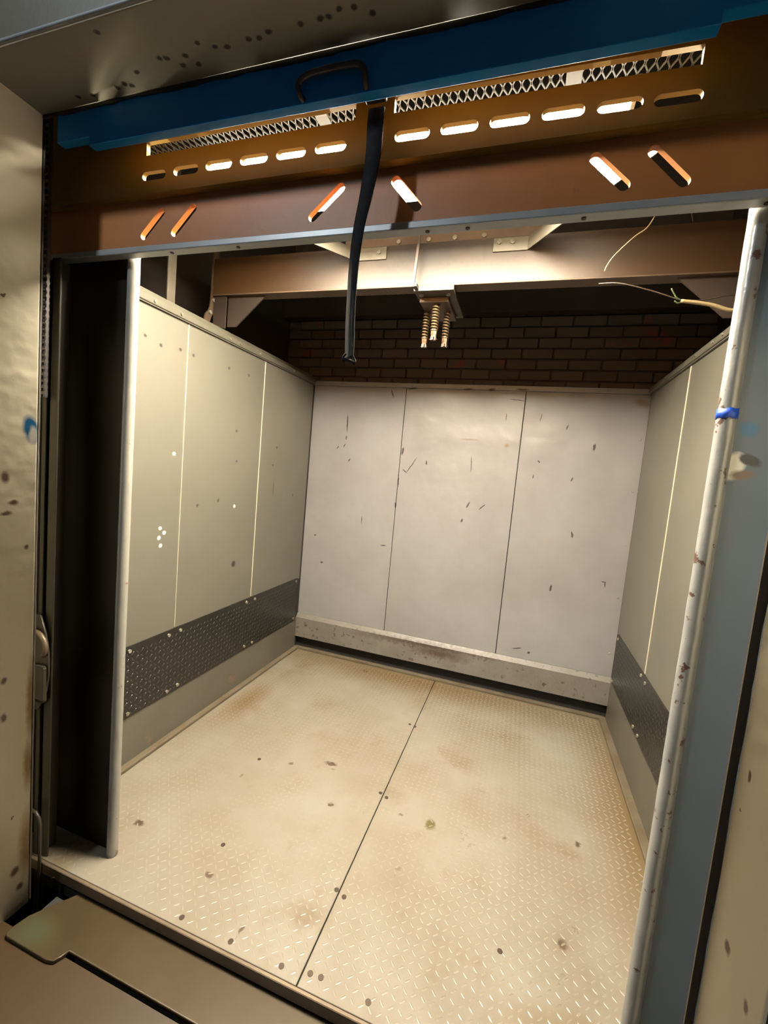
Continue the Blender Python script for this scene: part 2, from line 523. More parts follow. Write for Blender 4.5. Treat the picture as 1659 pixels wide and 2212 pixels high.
outl = [(-3.4, -0.06), (XL, -0.06), (XL, ZT), (XR, ZT), (XR, -0.06), (2.4, -0.06), (2.4, 6.0), (-3.4, 6.0)]
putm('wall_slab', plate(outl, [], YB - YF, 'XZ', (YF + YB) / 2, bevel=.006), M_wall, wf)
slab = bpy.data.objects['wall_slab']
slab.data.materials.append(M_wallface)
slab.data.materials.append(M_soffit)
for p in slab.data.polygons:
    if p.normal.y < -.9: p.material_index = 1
    elif p.normal.z < -.9 and slab.location.z + p.center.z > 2: p.material_index = 2
bm = nb()
box(bm, XL - .002, XR, YF - .006, YF + .004, ZT - .004, ZT + .004, bev=.003, seg=2)
obj('corner_bead', bm, M_lip, wf, smooth=True)
# dark ragged steel edges behind the plaster


def ragged_strip(name, horizontal, base, a0, a1, depth, y0, y1):
    b_ = nb()
    n = 90
    rows = []
    rnd = random.Random(len(name) * 13 + int(abs(base) * 100))
    for i in range(n + 1):
        t = a0 + (a1 - a0) * i / n
        d = depth * (0.8 + 0.35 * mnoise.noise(Vector((t * 9, base, 2.0))) + 0.25 * rnd.random())
        p = []
        for (yy, off) in ((y0, -.02), (y0, d), (y1, d), (y1, -.02)):
            if horizontal:
                p.append(b_.verts.new((t, yy, base - off)))
            else:
                p.append(b_.verts.new((base + off, yy, t)))
        rows.append(p)
    for A, B in zip(rows, rows[1:]):
        for k in range(4):
            b_.faces.new((A[k], A[(k + 1) % 4], B[(k + 1) % 4], B[k]))
    b_.faces.new(rows[0]); b_.faces.new(rows[-1][::-1])
    return obj(name, b_, M_edge, wf)


ragged_strip('steel_edge', True, ZT, XL, XR, .016, .9465, .9515)
ragged_strip('steel_edge', False, XL, -.06, ZT, .005, .9510, .9560)
e3 = ragged_strip('steel_edge', False, XR, -.06, ZT, -.005, .9510, .9560)

# ---- landing floor
bm = nb()
box(bm, -3.4, 2.4, -2.6, .872, -.12, -.058)
obj('floor_landing', bm, M_landing, kind='structure', cat='floor', label='brown landing floor speckled with paint drips in front of the sill')

# ---- shaft enclosure
bm = nb(); box(bm, -2.12, -2.06, .96, 3.5, -.6, 6.0)
obj('wall_shaft_left', bm, M_shaft, kind='structure', cat='wall', label='dark sooty shaft wall above the left car panels')
bm = nb(); box(bm, 1.06, 1.12, .96, 3.5, -.6, 6.0)
obj('wall_shaft_right', bm, M_shaft, kind='structure', cat='wall', label='black shaft wall above the right car panels')
bm = nb(); box(bm, -2.12, 1.12, .96, 3.5, 6.0, 6.05)
obj('ceiling_shaft', bm, M_shaft, kind='structure', cat='ceiling', label='black shaft top above the lift car')
wb = root('wall_shaft_back', (-.5, 3.36, 2.4), kind='structure', cat='wall',
          label='soot-darkened painted brick wall above the rear panels')
bm = nb(); box(bm, -2.06, 1.06, 3.362, 3.45, -.6, 6.0)
obj('mortar_bed', bm, M_mortar, wb)
proto = None
bh, bl_, gap = .066, .205, .010
for r in range(9):
    z = 2.115 + r * (bh + gap)
    x = -2.05 + (bl_ + gap) / 2 * (r % 2)
    while x < .98:
        c = (x + bl_ / 2, 3.358 + random.uniform(-.003, .003), z + bh / 2)
        if proto is None:
            bm = nb(); box(bm, c[0] - bl_ / 2, c[0] + bl_ / 2, 3.34, 3.376, c[2] - bh / 2, c[2] + bh / 2, bev=.004)
            proto = obj('brick', bm, M_brick, wb)
        else:
            share(proto, 'brick', wb, c, (0, random.uniform(-.008, .008), 0))
        x += bl_ + gap
bm = nb()
box(bm, -2.05, 1.05, 3.22, 3.235, 2.706, 3.10)
box(bm, -2.05, 1.05, 3.2355, 3.30, 2.706, 2.720)
obj('ledge_beam', bm, M_gusset, wb)

bm = nb(); box(bm, -2.12, 1.12, .87, 3.5, -.70, -.60)
obj('floor_pit', bm, M_black, kind='structure', cat='floor', label='black shaft bottom glimpsed through the gap below the sill')
bm = nb(); box(bm, -3.4, 2.4, .80, .871, -.60, -.121)
obj('wall_pit_front', bm, M_black, kind='structure', cat='wall', label='black shaft face under the landing edge')

# ---- car floor
CX0, CX1, CYF, CYB = -1.65, .695, 1.03, 3.16
fr = root('floor', (-.48, 1.03, 0), kind='structure', cat='floor', label='worn beige diamond-plate lift floor in two sheets with a dark joint')
SEAM = -.460
bm = nb(); box(bm, CX0, SEAM - .0022, CYF, CYB, -.012, 0, bev=.0012)
obj('floor_sheet', bm, M_floor, fr)
bm = nb(); box(bm, SEAM + .0022, CX1, CYF, CYB, -.012, 0, bev=.0012)
obj('floor_sheet', bm, M_floor, fr)
bm = nb(); box(bm, CX0, CX1, CYF + .001, CYB, -.10, -.013)
obj('subfloor', bm, M_black, fr)


def lugs(name, u0, u1, v0, v1, to3, nrm, pitch, L, Wd, hfun, mat, parent, skip=None):
    """raised diagonal lugs in the classic crossed lattice, real geometry in one mesh"""
    V, F = [], []
    nu, nv = int((u1 - u0) / pitch), int((v1 - v0) / pitch)
    s = math.sqrt(.5)
    for i in range(nu):
        for j in range(nv):
            u, v = u0 + (i + .5) * pitch, v0 + (j + .5) * pitch
            if skip and skip(u, v): continue
            h = hfun(u, v)
            if h < .00015: continue
            sg = 1 if (i + j) % 2 else -1
            du, dv = s, s * sg
            pu, pv = -dv, du
            k = len(V)
            prof = ((-.5, 0, 0), (-.22, .5, 0), (.22, .5, 0), (.5, 0, 0), (.22, -.5, 0), (-.22, -.5, 0),
                    (-.27, .13, 1), (.27, .13, 1), (.27, -.13, 1), (-.27, -.13, 1))
            for a, b, c in prof:
                V.append(to3(u + a * L * du + b * Wd * pu, v + a * L * dv + b * Wd * pv, c * h - .0002))
            F += [tuple(k + q for q in f) for f in
                  ((0, 6, 9), (0, 1, 6), (1, 2, 7, 6), (2, 3, 7), (3, 8, 7), (3, 4, 8), (4, 5, 9, 8), (5, 0, 9), (6, 7, 8, 9))]
    me = bpy.data.meshes.new(name)
    me.from_pydata(V, [], F)
    b_ = bmesh.new(); b_.from_mesh(me); bmesh.ops.recalc_face_normals(b_, faces=b_.faces)
    b_.to_mesh(me); b_.free()
    # make sure they point outwards
    if me.polygons and me.polygons[8].normal.dot(Vector(nrm)) < 0:
        me.flip_normals()
    me.materials.append(mat)
    return tag(put(name, me, parent), kind='stuff')


def floor_h(x, y):
    n = mnoise.noise(Vector((x * 1.7 + 4.0, y * 1.5, 1.3)))
    w = math.exp(-((x + .33) / .36) ** 2) * .8 + math.exp(-(((x + 1.1) / .35) ** 2 + ((y - 2.0) / .6) ** 2)) * .45
    side_ = .55 if x < -.55 else 1.0
    return .0011 * side_ * max(.22, min(1.0, 1.05 - .85 * w + n * .5))


lugs('tread_lugs', CX0 + .045, CX1 - .045, CYF + .012, CYB - .08, lambda u, v, h: (u, v, h), (0, 0, 1), .0270, .0235, .0070,
     floor_h, M_lug, fr, skip=lambda x, y: abs(x - SEAM) < .014)
SC = [(-.471, 1.338), (-.436, 1.324), (-.475, 1.85), (-.440, 1.834), (-.526, 1.057), (-.437, 1.072), (-.403, 1.075),
      (-.252, 1.071), (-.897, 1.056), (-.707, 1.056), (.099, 1.356), (-.954, 1.331), (-1.115, 1.811), (-.49, 2.46), (-.455, 2.45)]
sp = None
for x, y in SC:
    if sp is None:
        bm = nb(); cyl(bm, (x, y, -.004), (x, y, .0012), .0088, 14)
        sp = obj('screw', bm, M_hole, fr); spz = WL[sp].z
    else:
        share(sp, 'screw', fr, (x, y, spz))
bm = nb()
box(bm, CX0, CX1, CYF - .012, CYF - .0005, -.032, -.001, bev=.002)
box(bm, CX0, CX1, CYF - .012, CYF + .05, -.040, -.030)
obj('sill_angle', bm, M_sill, fr)

# floor edge ledges
bm = nb(); box(bm, CX0 + .001, CX0 + .038, 1.16, CYB - .05, .0005, .018, bev=.004, seg=2)
obj('baseboard_left', bm, M_ledge, kind='structure', cat='baseboard', label='low worn steel ledge along the foot of the left car wall')
bm = nb(); box(bm, CX1 - .044, CX1 - .001, 1.16, CYB - .05, .0005, .018, bev=.004, seg=2)
obj('baseboard_right', bm, M_ledge, kind='structure', cat='baseboard', label='low worn steel ledge along the foot of the right car wall')
bm = nb()
box(bm, CX0 + .001, CX1 - .001, 3.085, 3.105, .0005, .020, bev=.004, seg=2)
box(bm, CX0 + .001, CX1 - .001, 3.106, 3.135, .0005, .010, bev=.003)
obj('baseboard_back', bm, M_ledge, kind='structure', cat='baseboard', label='double floor ledge in front of the dark slot under the rear panels')

# ---- rear wall of the car
rw = root('wall_back', (-.48, 3.12, 0), kind='structure', cat='wall', label='scratched light grey rear wall of three tall steel panels')
BX0, BX1, S1, S2 = -1.662, .700, -.899, -.054
for a, b, dy in ((BX0, S1 - .0025, 0), (S1 + .0025, S2 - .0025, -.002), (S2 + .0025, BX1, 0)):
    bm = nb(); box(bm, a, b, 3.12 + dy, 3.134, .290, 2.140, bev=.0015)
    obj('panel', bm, M_back, rw)
bm = nb(); box(bm, BX0, BX1, 3.116, 3.136, 2.142, 2.176, bev=.003)
obj('top_rail', bm, M_back, rw)
bm = nb()
vs = [(BX0 - .002, 3.112, .292), (BX0 - .002, 3.092, .262), (BX0 - .002, 3.088, .105), (BX0 - .002, 3.128, .105), (BX0 - .002, 3.132, .292)]
A = [bm.verts.new(v) for v in vs]; B = [bm.verts.new((BX1 + .008, v[1], v[2])) for v in vs]
bm.faces.new(A); bm.faces.new(B[::-1])
for k in range(5): bm.faces.new((A[k], B[k], B[(k + 1) % 5], A[(k + 1) % 5]))
obj('kick_panel', bm, M_kickdirty, rw)
bm = nb(); box(bm, BX0 - .06, BX1 + .06, 3.140, 3.165, -.1, 2.14)
obj('backing', bm, M_black, rw)
for z in (.45, .83, 1.18, 1.53, 1.86):
    bm = nb(); cyl(bm, (.668, 3.121, z), (.668, 3.1165, z), .009, 12, .006)
    obj('screw', bm, M_back, rw, smooth=False)
for x in (-.235, -.86, .45):
    bm = nb(); cyl(bm, (x, 3.117, 2.158), (x, 3.112, 2.158), .008, 12, .006)
    obj('screw', bm, M_back, rw)


# ---- side walls of the car
def hexbolt(x, y, z, ax, r=.008, h=.007):
    b_ = nb()
    cyl(b_, (x, y, z), (x + ax[0] * h, y + ax[1] * h, z + ax[2] * h), r, 6)
    return b_


def side(name, x, s, kz0, kz1, label):
    """x = inner face, s = +1 when the room lies towards +x"""
    w = root(name, (x, 2.1, 0), kind='structure', cat='wall', label=label)

    def bx(b_, d0, d1, *a, **k):
        xa, xb = x - s * d0, x + s * d1
        return box(b_, min(xa, xb), max(xa, xb), *a, **k)
    J = (1.100, 1.762, 2.424, 3.088)
    for i in range(3):
        bm = nb(); bx(bm, .006, 0, J[i] + .0017, J[i + 1] - .0017, kz1 - .012, 2.139, bev=.0015)
        obj('panel', bm, M_side, w)
        if i:
            bm = nb(); bx(bm, .004, .004, J[i] - .0015, J[i] + .0015, kz1 + .004, 2.138, bev=.001)
            obj('lit_edge_strip', bm, M_seam, w)
    bm = nb(); bx(bm, .006, 0, 1.10, 3.088, .0005, kz0 + .012, bev=.001)
    obj('skirt', bm, M_skirt, w)
    bm = nb()
    bx(bm, .006, .010, 1.10, 3.088, 2.140, 2.146, bev=.001)
    bx(bm, .030, .016, 1.10, 3.088, 2.146, 2.176, bev=.004, seg=2)
    bx(bm, .040, -.012, 1.10, 3.088, 2.176, 2.206, bev=.004, seg=2)
    obj('top_rail', bm, M_trim, w)
    kp = nb(); bx(kp, .004, .005, 1.12, 3.052, kz0, kz1, bev=.001)
    kp = obj('kick_plate', kp, M_tread, w)
    lugs('tread_lugs', 1.125, 3.048, kz0 + .004, kz1 - .004, lambda u, v, h: (x + s * (.005 + h), u, v), (s, 0, 0), .0265, .0230, .0065,
         lambda u, v: .0020, M_treadlug, kp)
    bp = None
    for y in (1.49, 1.722, 1.80, 2.375, 2.464, 3.02):
        for z in (kz0 + .022, kz1 - .024):
            c = (x + s * .008, y + random.uniform(-.006, .006), z + random.uniform(-.004, .004))
            if bp is None:
                bp = obj('bolt', hexbolt(x + s * .0045, c[1], c[2], (s, 0, 0), .0095, .007), M_bolt, w)
            else:
                share(bp, 'bolt', w, c)
    for y in (1.54, 1.695, 2.051, 2.145, 2.34, 2.75):
        bm = hexbolt(x + s * .0155, y, 2.161, (s, 0, 0), .006, .006)
        obj('bolt', bm, M_bolt, w)
    bm = nb(); bx(bm, .028, -.0065, 1.10, 3.12, .0005, 2.139)
    obj('backing', bm, M_black, w)
    return w


side('wall_left', -1.645, 1, .25, .600, 'pale green-grey left car wall with two bright seams and a black kick plate')
side('wall_right', .690, -1, .285, .610, 'pale green-grey right car wall with one thin seam and a dark kick plate')


# ---- front returns of the car with rounded nosings
def ret(name, xi, xo, s, mat, nmat, label):
    w = root(name, ((xi + xo) / 2, 1.14, 0), kind='structure', cat='trim', label=label)
    bm = nb(); box(bm, min(xi, xo), max(xi, xo), 1.146, 1.160, .0005, 2.62, bev=.001)
    obj('return_sheet', bm, mat, w)
    bm = nb(); r = .0185
    n = 28
    prof = []
    cx = xi
    for k in range(n):
        a = 2 * PI * k / n
        prof.append((cx + r * math.cos(a), 1.137 + r * math.sin(a)))
    zs = [.0005 + 2.6 * i / 120 for i in range(121)]
    rings = []
    for z in zs:
        rr = []
        for (px, py) in prof:
            d = .0007 * mnoise.noise(Vector((px * 60, py * 60, z * 22 + (5 if s > 0 else 0))))
            q = Vector((px - cx, py - 1.137, 0)).normalized() * d
            rr.append(bm.verts.new((px + q.x, py + q.y, z)))
        rings.append(rr)
    for A_, B_ in zip(rings, rings[1:]):
        for k in range(n):
            bm.faces.new((A_[k], A_[(k + 1) % n], B_[(k + 1) % n], B_[k]))
    bm.faces.new(rings[0][::-1]); bm.faces.new(rings[-1])
    obj('nosing', bm, nmat, w, smooth=True)
    return w


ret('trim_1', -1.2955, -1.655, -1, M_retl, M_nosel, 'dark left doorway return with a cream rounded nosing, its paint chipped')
ret('trim_2', .404, .700, 1, M_retr, M_nose, 'blue-grey right doorway return with a silver rounded nosing flaked with rust')

# ---- upper leaf of the hoistway door
d1 = root('door_1', (-.5, .95, 2.32), kind='structure', cat='door', label='royal blue raised upper door leaf with notched lower corners')
o1 = [(-1.265, 2.341), (.236, 2.341), (.236, 2.363), (.395, 2.363), (.395, 3.3), (-1.388, 3.3), (-1.388, 2.363), (-1.265, 2.363)]
putm('door_leaf', plate(o1, [], .025, 'XZ', .9635, bevel=.002), M_blue, d1)
dl = bpy.data.objects['door_leaf'].data
dl.materials.append(M_bounce)
for p in dl.polygons:
    if p.normal.y > .9: p.material_index = 1
hp = spline([(-.590, .954, 2.347), (-.594, .940, 2.353), (-.596, .937, 2.372), (-.575, .936, 2.386), (-.520, .936, 2.390), (-.455, .936, 2.388), (-.436, .937, 2.376),
             (-.431, .940, 2.354), (-.433, .954, 2.348)], 6)
bm = nb(); tube(bm, hp, .0068, 10)
obj('handle', bm, M_handle, d1, smooth=True)
bm = nb(); box(bm, -.445, -.395, .977, .990, 2.342, 2.39, bev=.002)
obj('strap_anchor', bm, M_edge, d1)

# ---- lower leaf of the hoistway door, its top edge flush with the landing
K = 1.03
o2 = [(-1.300, 1.015), (-1.375, .905), (-1.385, .860)] + \
     [(-1.385 + .004, .846), (-1.372, .842)] + [(-1.200, .842), (-1.178, .848), (-1.170, .862)] + \
     [(-1.163, .884), (.163, .884), (.170, .862), (.178, .848), (.200, .842), (.372, .842), (.385, .860), (.375, .905), (.300, 1.015)]
d2 = root('door_2', (-.5, .95, -.05), kind='structure', cat='door', label='brown steel top edge of the lowered door leaf below the sill, eared at its end')
putm('top_plate', plate(o2, [], .012, 'XY', -.051, bevel=.003), M_doortop, d2)
bm = nb(); box(bm, -1.37, .37, .896, .99, -.60, -.058)
obj('door_leaf', bm, M_black, d2)

# ================================================================== OBJECTS
# ---- raised car gate
g = root('car_gate', (-.47, 1.08, 2.11), cat='gate', label='raised red-brown slotted steel car gate with a silver bottom rail across the doorway')
GX0, GX1 = -1.62, .672
uh = [stadium(x, z, .0315, .0125, -.01, 8) for x, z in
      [(-1.145, 2.316), (-1.028, 2.317), (-.914, 2.318), (-.799, 2.318), (-.684, 2.318), (-.569, 2.318), (-.352, 2.318),
       (-.238, 2.318), (-.124, 2.317), (-.011, 2.316), (.101, 2.313), (.208, 2.309)]]
wn = [[(-1.176, 2.374), (-.505, 2.374), (-.505, 2.4115), (-1.176, 2.4115)], [(-.403, 2.374), (.242, 2.366), (.242, 2.4035), (-.403, 2.4115)]]
putm('upper_channel', plate([(GX0, 2.266), (GX1, 2.266), (GX1, 2.60), (GX0, 2.60)], uh + wn, .013, 'XZ', 1.0665), M_gateup, g)
bm = nb(); box(bm, GX0, GX1, 1.0732, 1.112, 2.2665, 2.2745, bev=.001)
obj('channel_flange', bm, M_gateup, g)


def dslot(x0, z0, x1, z1, r=.0125):
    return stadium((x0 + x1) / 2, (z0 + z1) / 2, math.hypot(x1 - x0, z1 - z0) / 2, r, math.atan2(z1 - z0, x1 - x0), 8)


lh = [dslot(-1.203, 2.163, -1.137, 2.226), dslot(-1.085, 2.164, -1.019, 2.227), dslot(-.620, 2.167, -.544, 2.233),
      dslot(-.392, 2.233, -.331, 2.167), dslot(.068, 2.230, .132, 2.167), dslot(.182, 2.229, .245, 2.163)]
putm('lower_plate', plate([(GX0, 2.130), (GX1, 2.130), (GX1, 2.266), (GX0, 2.266)], lh, .016, 'XZ', 1.094), M_gate, g)
bm = nb(); box(bm, GX0, GX1, 1.079, 1.113, 2.1105, 2.1298, bev=.003, seg=2)
rl = obj('bottom_rail', bm, M_lip, g)
for x in (-.86, -1.1, .06, .40, -.30, -.20):
    bm = nb(); cyl(bm, (x, 1.096, 2.112), (x, 1.096, 2.1085), .0055, 10)
    obj('screw', bm, M_hole, g)

# ---- pull strap of the blue door
st = [(-.4215, .995, 2.338, 0), (-.422, .995, 2.30, .0), (-.421, .995, 2.235, -.10), (-.430, .995, 2.150, -.3), (-.442, .995, 2.075, -.48), (-.447, .995, 2.00, -.6),
      (-.447, .995, 1.93, -.66), (-.445, .995, 1.86, -.66), (-.441, .995, 1.80, -.66), (-.440, .994, 1.773, -.7)]
SP = spline([p[:3] for p in st], 8)
bm = nb()
rows = []
for i, p in enumerate(SP):
    f = i / (len(SP) - 1) * (len(st) - 1)
    k = min(int(f), len(st) - 2)
    a = st[k][3] + (st[k + 1][3] - st[k][3]) * (f - k)
    w_ = Vector((math.cos(a), math.sin(a), 0)) * .0195
    n_ = Vector((-math.sin(a), math.cos(a), 0)) * .0022
    rows.append([bm.verts.new(p + q) for q in (-w_ - n_, w_ - n_, w_ + n_, -w_ + n_)])
for A, B in zip(rows, rows[1:]):
    for k in range(4): bm.faces.new((A[k], A[(k + 1) % 4], B[(k + 1) % 4], B[k]))
bm.faces.new(rows[0]); bm.faces.new(rows[-1][::-1])
ps = obj('pull_strap', bm, M_strap, None, True, cat='strap', label='black webbing pull strap hanging from the blue door in mid doorway')
bm = nb()
e0 = Vector((-.440, .994, 1.768))
for sgn in (-1, 1):
    tube(bm, [e0 + Vector((sgn * .006, sgn * .008, .012)), e0 + Vector((sgn * .012, sgn * .012, 0)), e0 + Vector((sgn * .008, sgn * .010, -.009))], .0032, 6)
tube(bm, [e0 + Vector((-.012, -.014, -.002)), e0 + Vector((.012, .014, -.002))], .0042, 6)
obj('curled_end', bm, M_strap, ps, True)

# ---- lamp over the car
LX0, LX1, LY0, LY1, LZ0, LZ1 = -1.235, .168, 1.300, 1.680, 2.550, 2.556
lp = root('ceiling_light', ((LX0 + LX1) / 2, 1.49, LZ0), cat='light', label='long lit lamp box glowing behind the slots of the brown gate')
bm = nb(); box(bm, LX0 + .012, LX1 - .012, LY0, LY1, LZ0, LZ1, bev=.002)
obj('lamp_lens', bm, M_glow, lp)
bm = nb(); box(bm, LX0 + .012, LX1 - .012, LY0, LY1, LZ1 + .0005, LZ1 + .003)
obj('lamp_back', bm, M_glowtop, lp)
for xa in (LX0, LX1 - .012):
    bm = nb(); box(bm, xa, xa + .012, LY0 - .006, LY1 + .006, LZ0 - .004, LZ1 + .005, bev=.002)
    obj('end_cap', bm, M_lampmetal, lp)
for xa in (-1.0, -.07):
    bm = nb(); cyl(bm, (xa, 1.60, LZ1 - .004), (xa, 1.60, 6.0), .006, 8)
    obj('hanger_rod', bm, M_beamdark, lp)

# ---- expanded-metal screen over the lamp
ms = root('mesh_screen', (-.5, 1.5, 2.60), cat='screen', label='white expanded-metal screen lying over the lamp, seen through the gate windows')
V, F = [], []
p_, d_, L_ = .0252, .0126, .060
y0, y1 = 1.195, 1.38
ny = int((y1 - y0) / (L_ / 2))
i = 0
x = -1.46
while x < .50:
    pts = []
    for j in range(ny + 1):
        sg = 1 if (i + j) % 2 else -1
        for (dy, q) in ((-.004, 1), (.004, 1)):
            pts.append((x + sg * (d_ / 2 - .0008), y0 + j * L_ / 2 + dy))
    w = .0021
    k = len(V)
    for (a, b) in pts:
        V += [(a - w, b, 2.600), (a + w, b, 2.600), (a + w, b, 2.6035), (a - w, b, 2.6035)]
    for j in range(len(pts) - 1):
        q = k + 4 * j
        for s_ in range(4):
            F.append((q + s_, q + (s_ + 1) % 4, q + 4 + (s_ + 1) % 4, q + 4 + s_))
    i += 1
    x += d_
me = bpy.data.meshes.new('wire_mesh'); me.from_pydata(V, [], F); me.materials.append(M_mesh)
tag(put('wire_mesh', me, ms), kind='stuff')
bm = nb()
for (a, b, c, d) in ((-1.49, .52, 1.185, 1.205), (-1.49, .52, 1.377, 1.395), (-1.49, -1.47, 1.185, 1.395), (.50, .52, 1.185, 1.395)):
    box(bm, a, b, c, d, 2.594, 2.612)
obj('rim', bm, M_beamdark, ms)
for xa, ry in ((-.735, 0), (.004, 0)):
    bm = nb(); box(bm, xa - .020, xa + .020, 1.20, 1.375, 2.5955, 2.5995)
    obj('strap', bm, M_mesh, ms)
for xa in (-1.47, .50):
    for ya in (1.197, 1.385):
        bm = nb(); cyl(bm, (xa + (.01 if xa < 0 else .01), ya, 2.61), (xa + .01, ya, 6.0), .006, 8)
        obj('hanger_rod', bm, M_beamdark, ms)

# ---- crosshead beam of the car with its braces and the hitch plate
cb = root('crosshead_beam', (-.5, 2.05, 2.40), cat='beam', label='wide stained steel crosshead beam spanning the shaft above the car')
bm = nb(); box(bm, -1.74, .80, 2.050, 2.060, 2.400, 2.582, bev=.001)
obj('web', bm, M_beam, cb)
bm = nb(); box(bm, -1.74, .80, 2.0505, 2.128, 2.3945, 2.404, bev=.001)
obj('bottom_flange', bm, M_beamdark, cb)
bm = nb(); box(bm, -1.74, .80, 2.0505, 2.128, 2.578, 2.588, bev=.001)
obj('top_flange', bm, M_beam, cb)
bm = nb(); box(bm, -.98, -.06, 2.075, 2.083, 2.588, 2.650, bev=.001); box(bm, -.98, -.06, 2.055, 2.083, 2.642, 2.650)
obj('top_angle', bm, M_beamdark, cb)
for x in (-.554, -.432, -.30, -.70):
    bm = hexbolt(x, 2.0745, 2.612, (0, -1, 0), .011, .009)
    obj('bolt', bm, M_bolt, cb)


def brace(name_x0, name_x1, tip, bolts):
    b_ = nb()
    box(b_, name_x0, name_x1, 2.042, 2.0495, 2.524, 2.581, bev=.001)
    e = name_x0 if tip[0] < name_x0 else name_x1
    A_ = [Vector((e, 2.0425, 2.526)), Vector((e, 2.0425, 2.580)), Vector((e, 2.0488, 2.580)), Vector((e, 2.0488, 2.526))]
    t = Vector(tip)
    B_ = [t + Vector((0, 0, -.027)), t + Vector((0, 0, .027)), t + Vector((0, .0065, .027)), t + Vector((0, .0065, -.027))]
    A_ = [b_.verts.new(v) for v in A_]; B_ = [b_.verts.new(v) for v in B_]
    b_.faces.new(A_); b_.faces.new(B_[::-1])
    for k in range(4): b_.faces.new((A_[k], A_[(k + 1) % 4], B_[(k + 1) % 4], B_[k]))
    o = obj('brace', b_, M_plate, cb)
    for (x, z) in bolts:
        obj('bolt', hexbolt(x, 2.0425, z, (0, -1, 0), .0105, .009), M_bolt, o)


brace(-.905, -.748, (-1.18, 1.50, 2.49), [(-.784, 2.556)])
brace(-.252, -.105, (.24, 1.45, 2.49), [(-.227, 2.562), (-.170, 2.560)])
bm = nb(); box(bm, -.597, -.410, 2.049, 2.40, 2.372, 2.3940, bev=.001)
hpz = obj('hitch_plate', bm, M_hitch, cb)
bm = nb(); box(bm, -.597, -.410, 2.0465, 2.0488, 2.373, 2.393, bev=.0005)
obj('lit_front_edge', bm, M_plate, cb)  # added pale strip, imitates the plate edge lit by the lamp
for x, y in ((-.57, 2.09), (-.44, 2.09), (-.44, 2.36)):
    obj('bolt', hexbolt(x, y, 2.3725, (0, 0, -1), .010, .008), M_bolt, cb)
bm = nb(); box(bm, -.585, -.445, 2.12, 2.38, 2.350, 2.3715, bev=.002)
obj('socket_block', bm, M_beamdark, cb)
# uprights carrying the beam
for (xa, xb) in ((-1.74, -1.66), (.72, .80)):
    bm = nb()
    box(bm, xa, xb, 2.062, 2.070, 2.224, 2.58); box(bm, xa, xa + .008, 2.07, 2.13, 2.224, 2.58)
    obj('upright', bm, M_gusset, cb)
bm = nb()
for zz in (0,):
    pts = [(-1.655, 2.395), (-1.655, 2.235), (-1.60, 2.235), (-1.42, 2.395)]
    A = [bm.verts.new((p[0], 2.075, p[1])) for p in pts]; B = [bm.verts.new((p[0], 2.083, p[1])) for p in pts]
    bm.faces.new(A); bm.faces.new(B[::-1])
    for k in range(4): bm.faces.new((A[k], A[(k + 1) % 4], B[(k + 1) % 4], B[k]))
obj('gusset', bm, M_gusset, cb)
bm = nb()
pts = [(.715, 2.395), (.715, 2.235), (.66, 2.235), (.48, 2.395)]
A = [bm.verts.new((p[0], 2.075, p[1])) for p in pts]; B = [bm.verts.new((p[0], 2.083, p[1])) for p in pts]
bm.faces.new(A); bm.faces.new(B[::-1])
for k in range(4): bm.faces.new((A[k], A[(k + 1) % 4], B[(k + 1) % 4], B[k]))
obj('gusset', bm, M_gusset, cb)

# thin rod in front of the beam
bm = nb(); box(bm, -.590, -.577, 1.998, 2.006, 2.372, 2.664, bev=.001, rot=Matrix.Rotation(.045, 3, 'Y'))
box(bm, -.592, -.574, 2.004, 2.05, 2.376, 2.392)
obj('flat_rod', bm, M_cord2, None, cat='rod', label='thin flat rod standing upright before the stained beam')


# ---- hitch springs under the beam
def hitch_spring(x, y, ztop, zbot, r, label):
    o = root('hitch_spring', (x, y, ztop), cat='spring', label=label, group='coil springs under the crosshead beam')
    b_ = nb(); cyl(b_, (x, y, 2.3495), (x, y, zbot - .03), r * .32, 10)
    obj('rod', b_, M_nut, o)
    turns = 8.5
    wr = r * .27
    pts = []
    n = int(turns * 16)
    for k in range(n + 1):
        t = k / n
        a = 2 * PI * turns * t
        pts.append((x + (r - wr) * math.cos(a), y + (r - wr) * math.sin(a), ztop + (zbot - ztop) * t))
    b_ = nb(); tube(b_, pts, wr, 7)
    obj('coil', b_, M_spring, o, True)
    b_ = nb(); cyl(b_, (x, y, zbot), (x, y, zbot - .006), r * .95, 16); obj('washer', b_, M_spring, o)
    b_ = nb(); cyl(b_, (x, y, zbot - .0062), (x, y, zbot - .024), r * .80, 6); obj('hex_nut', b_, M_nut, o)
    b_ = nb(); cyl(b_, (x, y, zbot - .0242), (x, y, zbot - .036), r * .72, 6)
    for k in range(6):
        a = k * PI / 3 + .4
        q = Vector((math.cos(a), math.sin(a), 0)) * r * .58
        box(b_, x + q.x - .0028, x + q.x + .0028, y + q.y - .0028, y + q.y + .0028, zbot - .050, zbot - .034)
    obj('castle_nut', b_, M_nut, o)
    b_ = nb(); tube(b_, [(x - r * 1.1, y, zbot - .045), (x + r * 1.0, y, zbot - .045)], .0018, 6)
    obj('cotter_pin', b_, M_hole, o)
    return o


hitch_spring(-.506, 2.15, 2.345, 2.230, .0190, 'middle rusty coil spring hanging under the beam, set in front of the other two')
hitch_spring(-.572, 2.24, 2.345, 2.222, .0180, 'coil spring under the beam, on the strap side of the trio')
hitch_spring(-.468, 2.24, 2.345, 2.224, .0180, 'coil spring under the beam, on the side of the trio away from the strap')

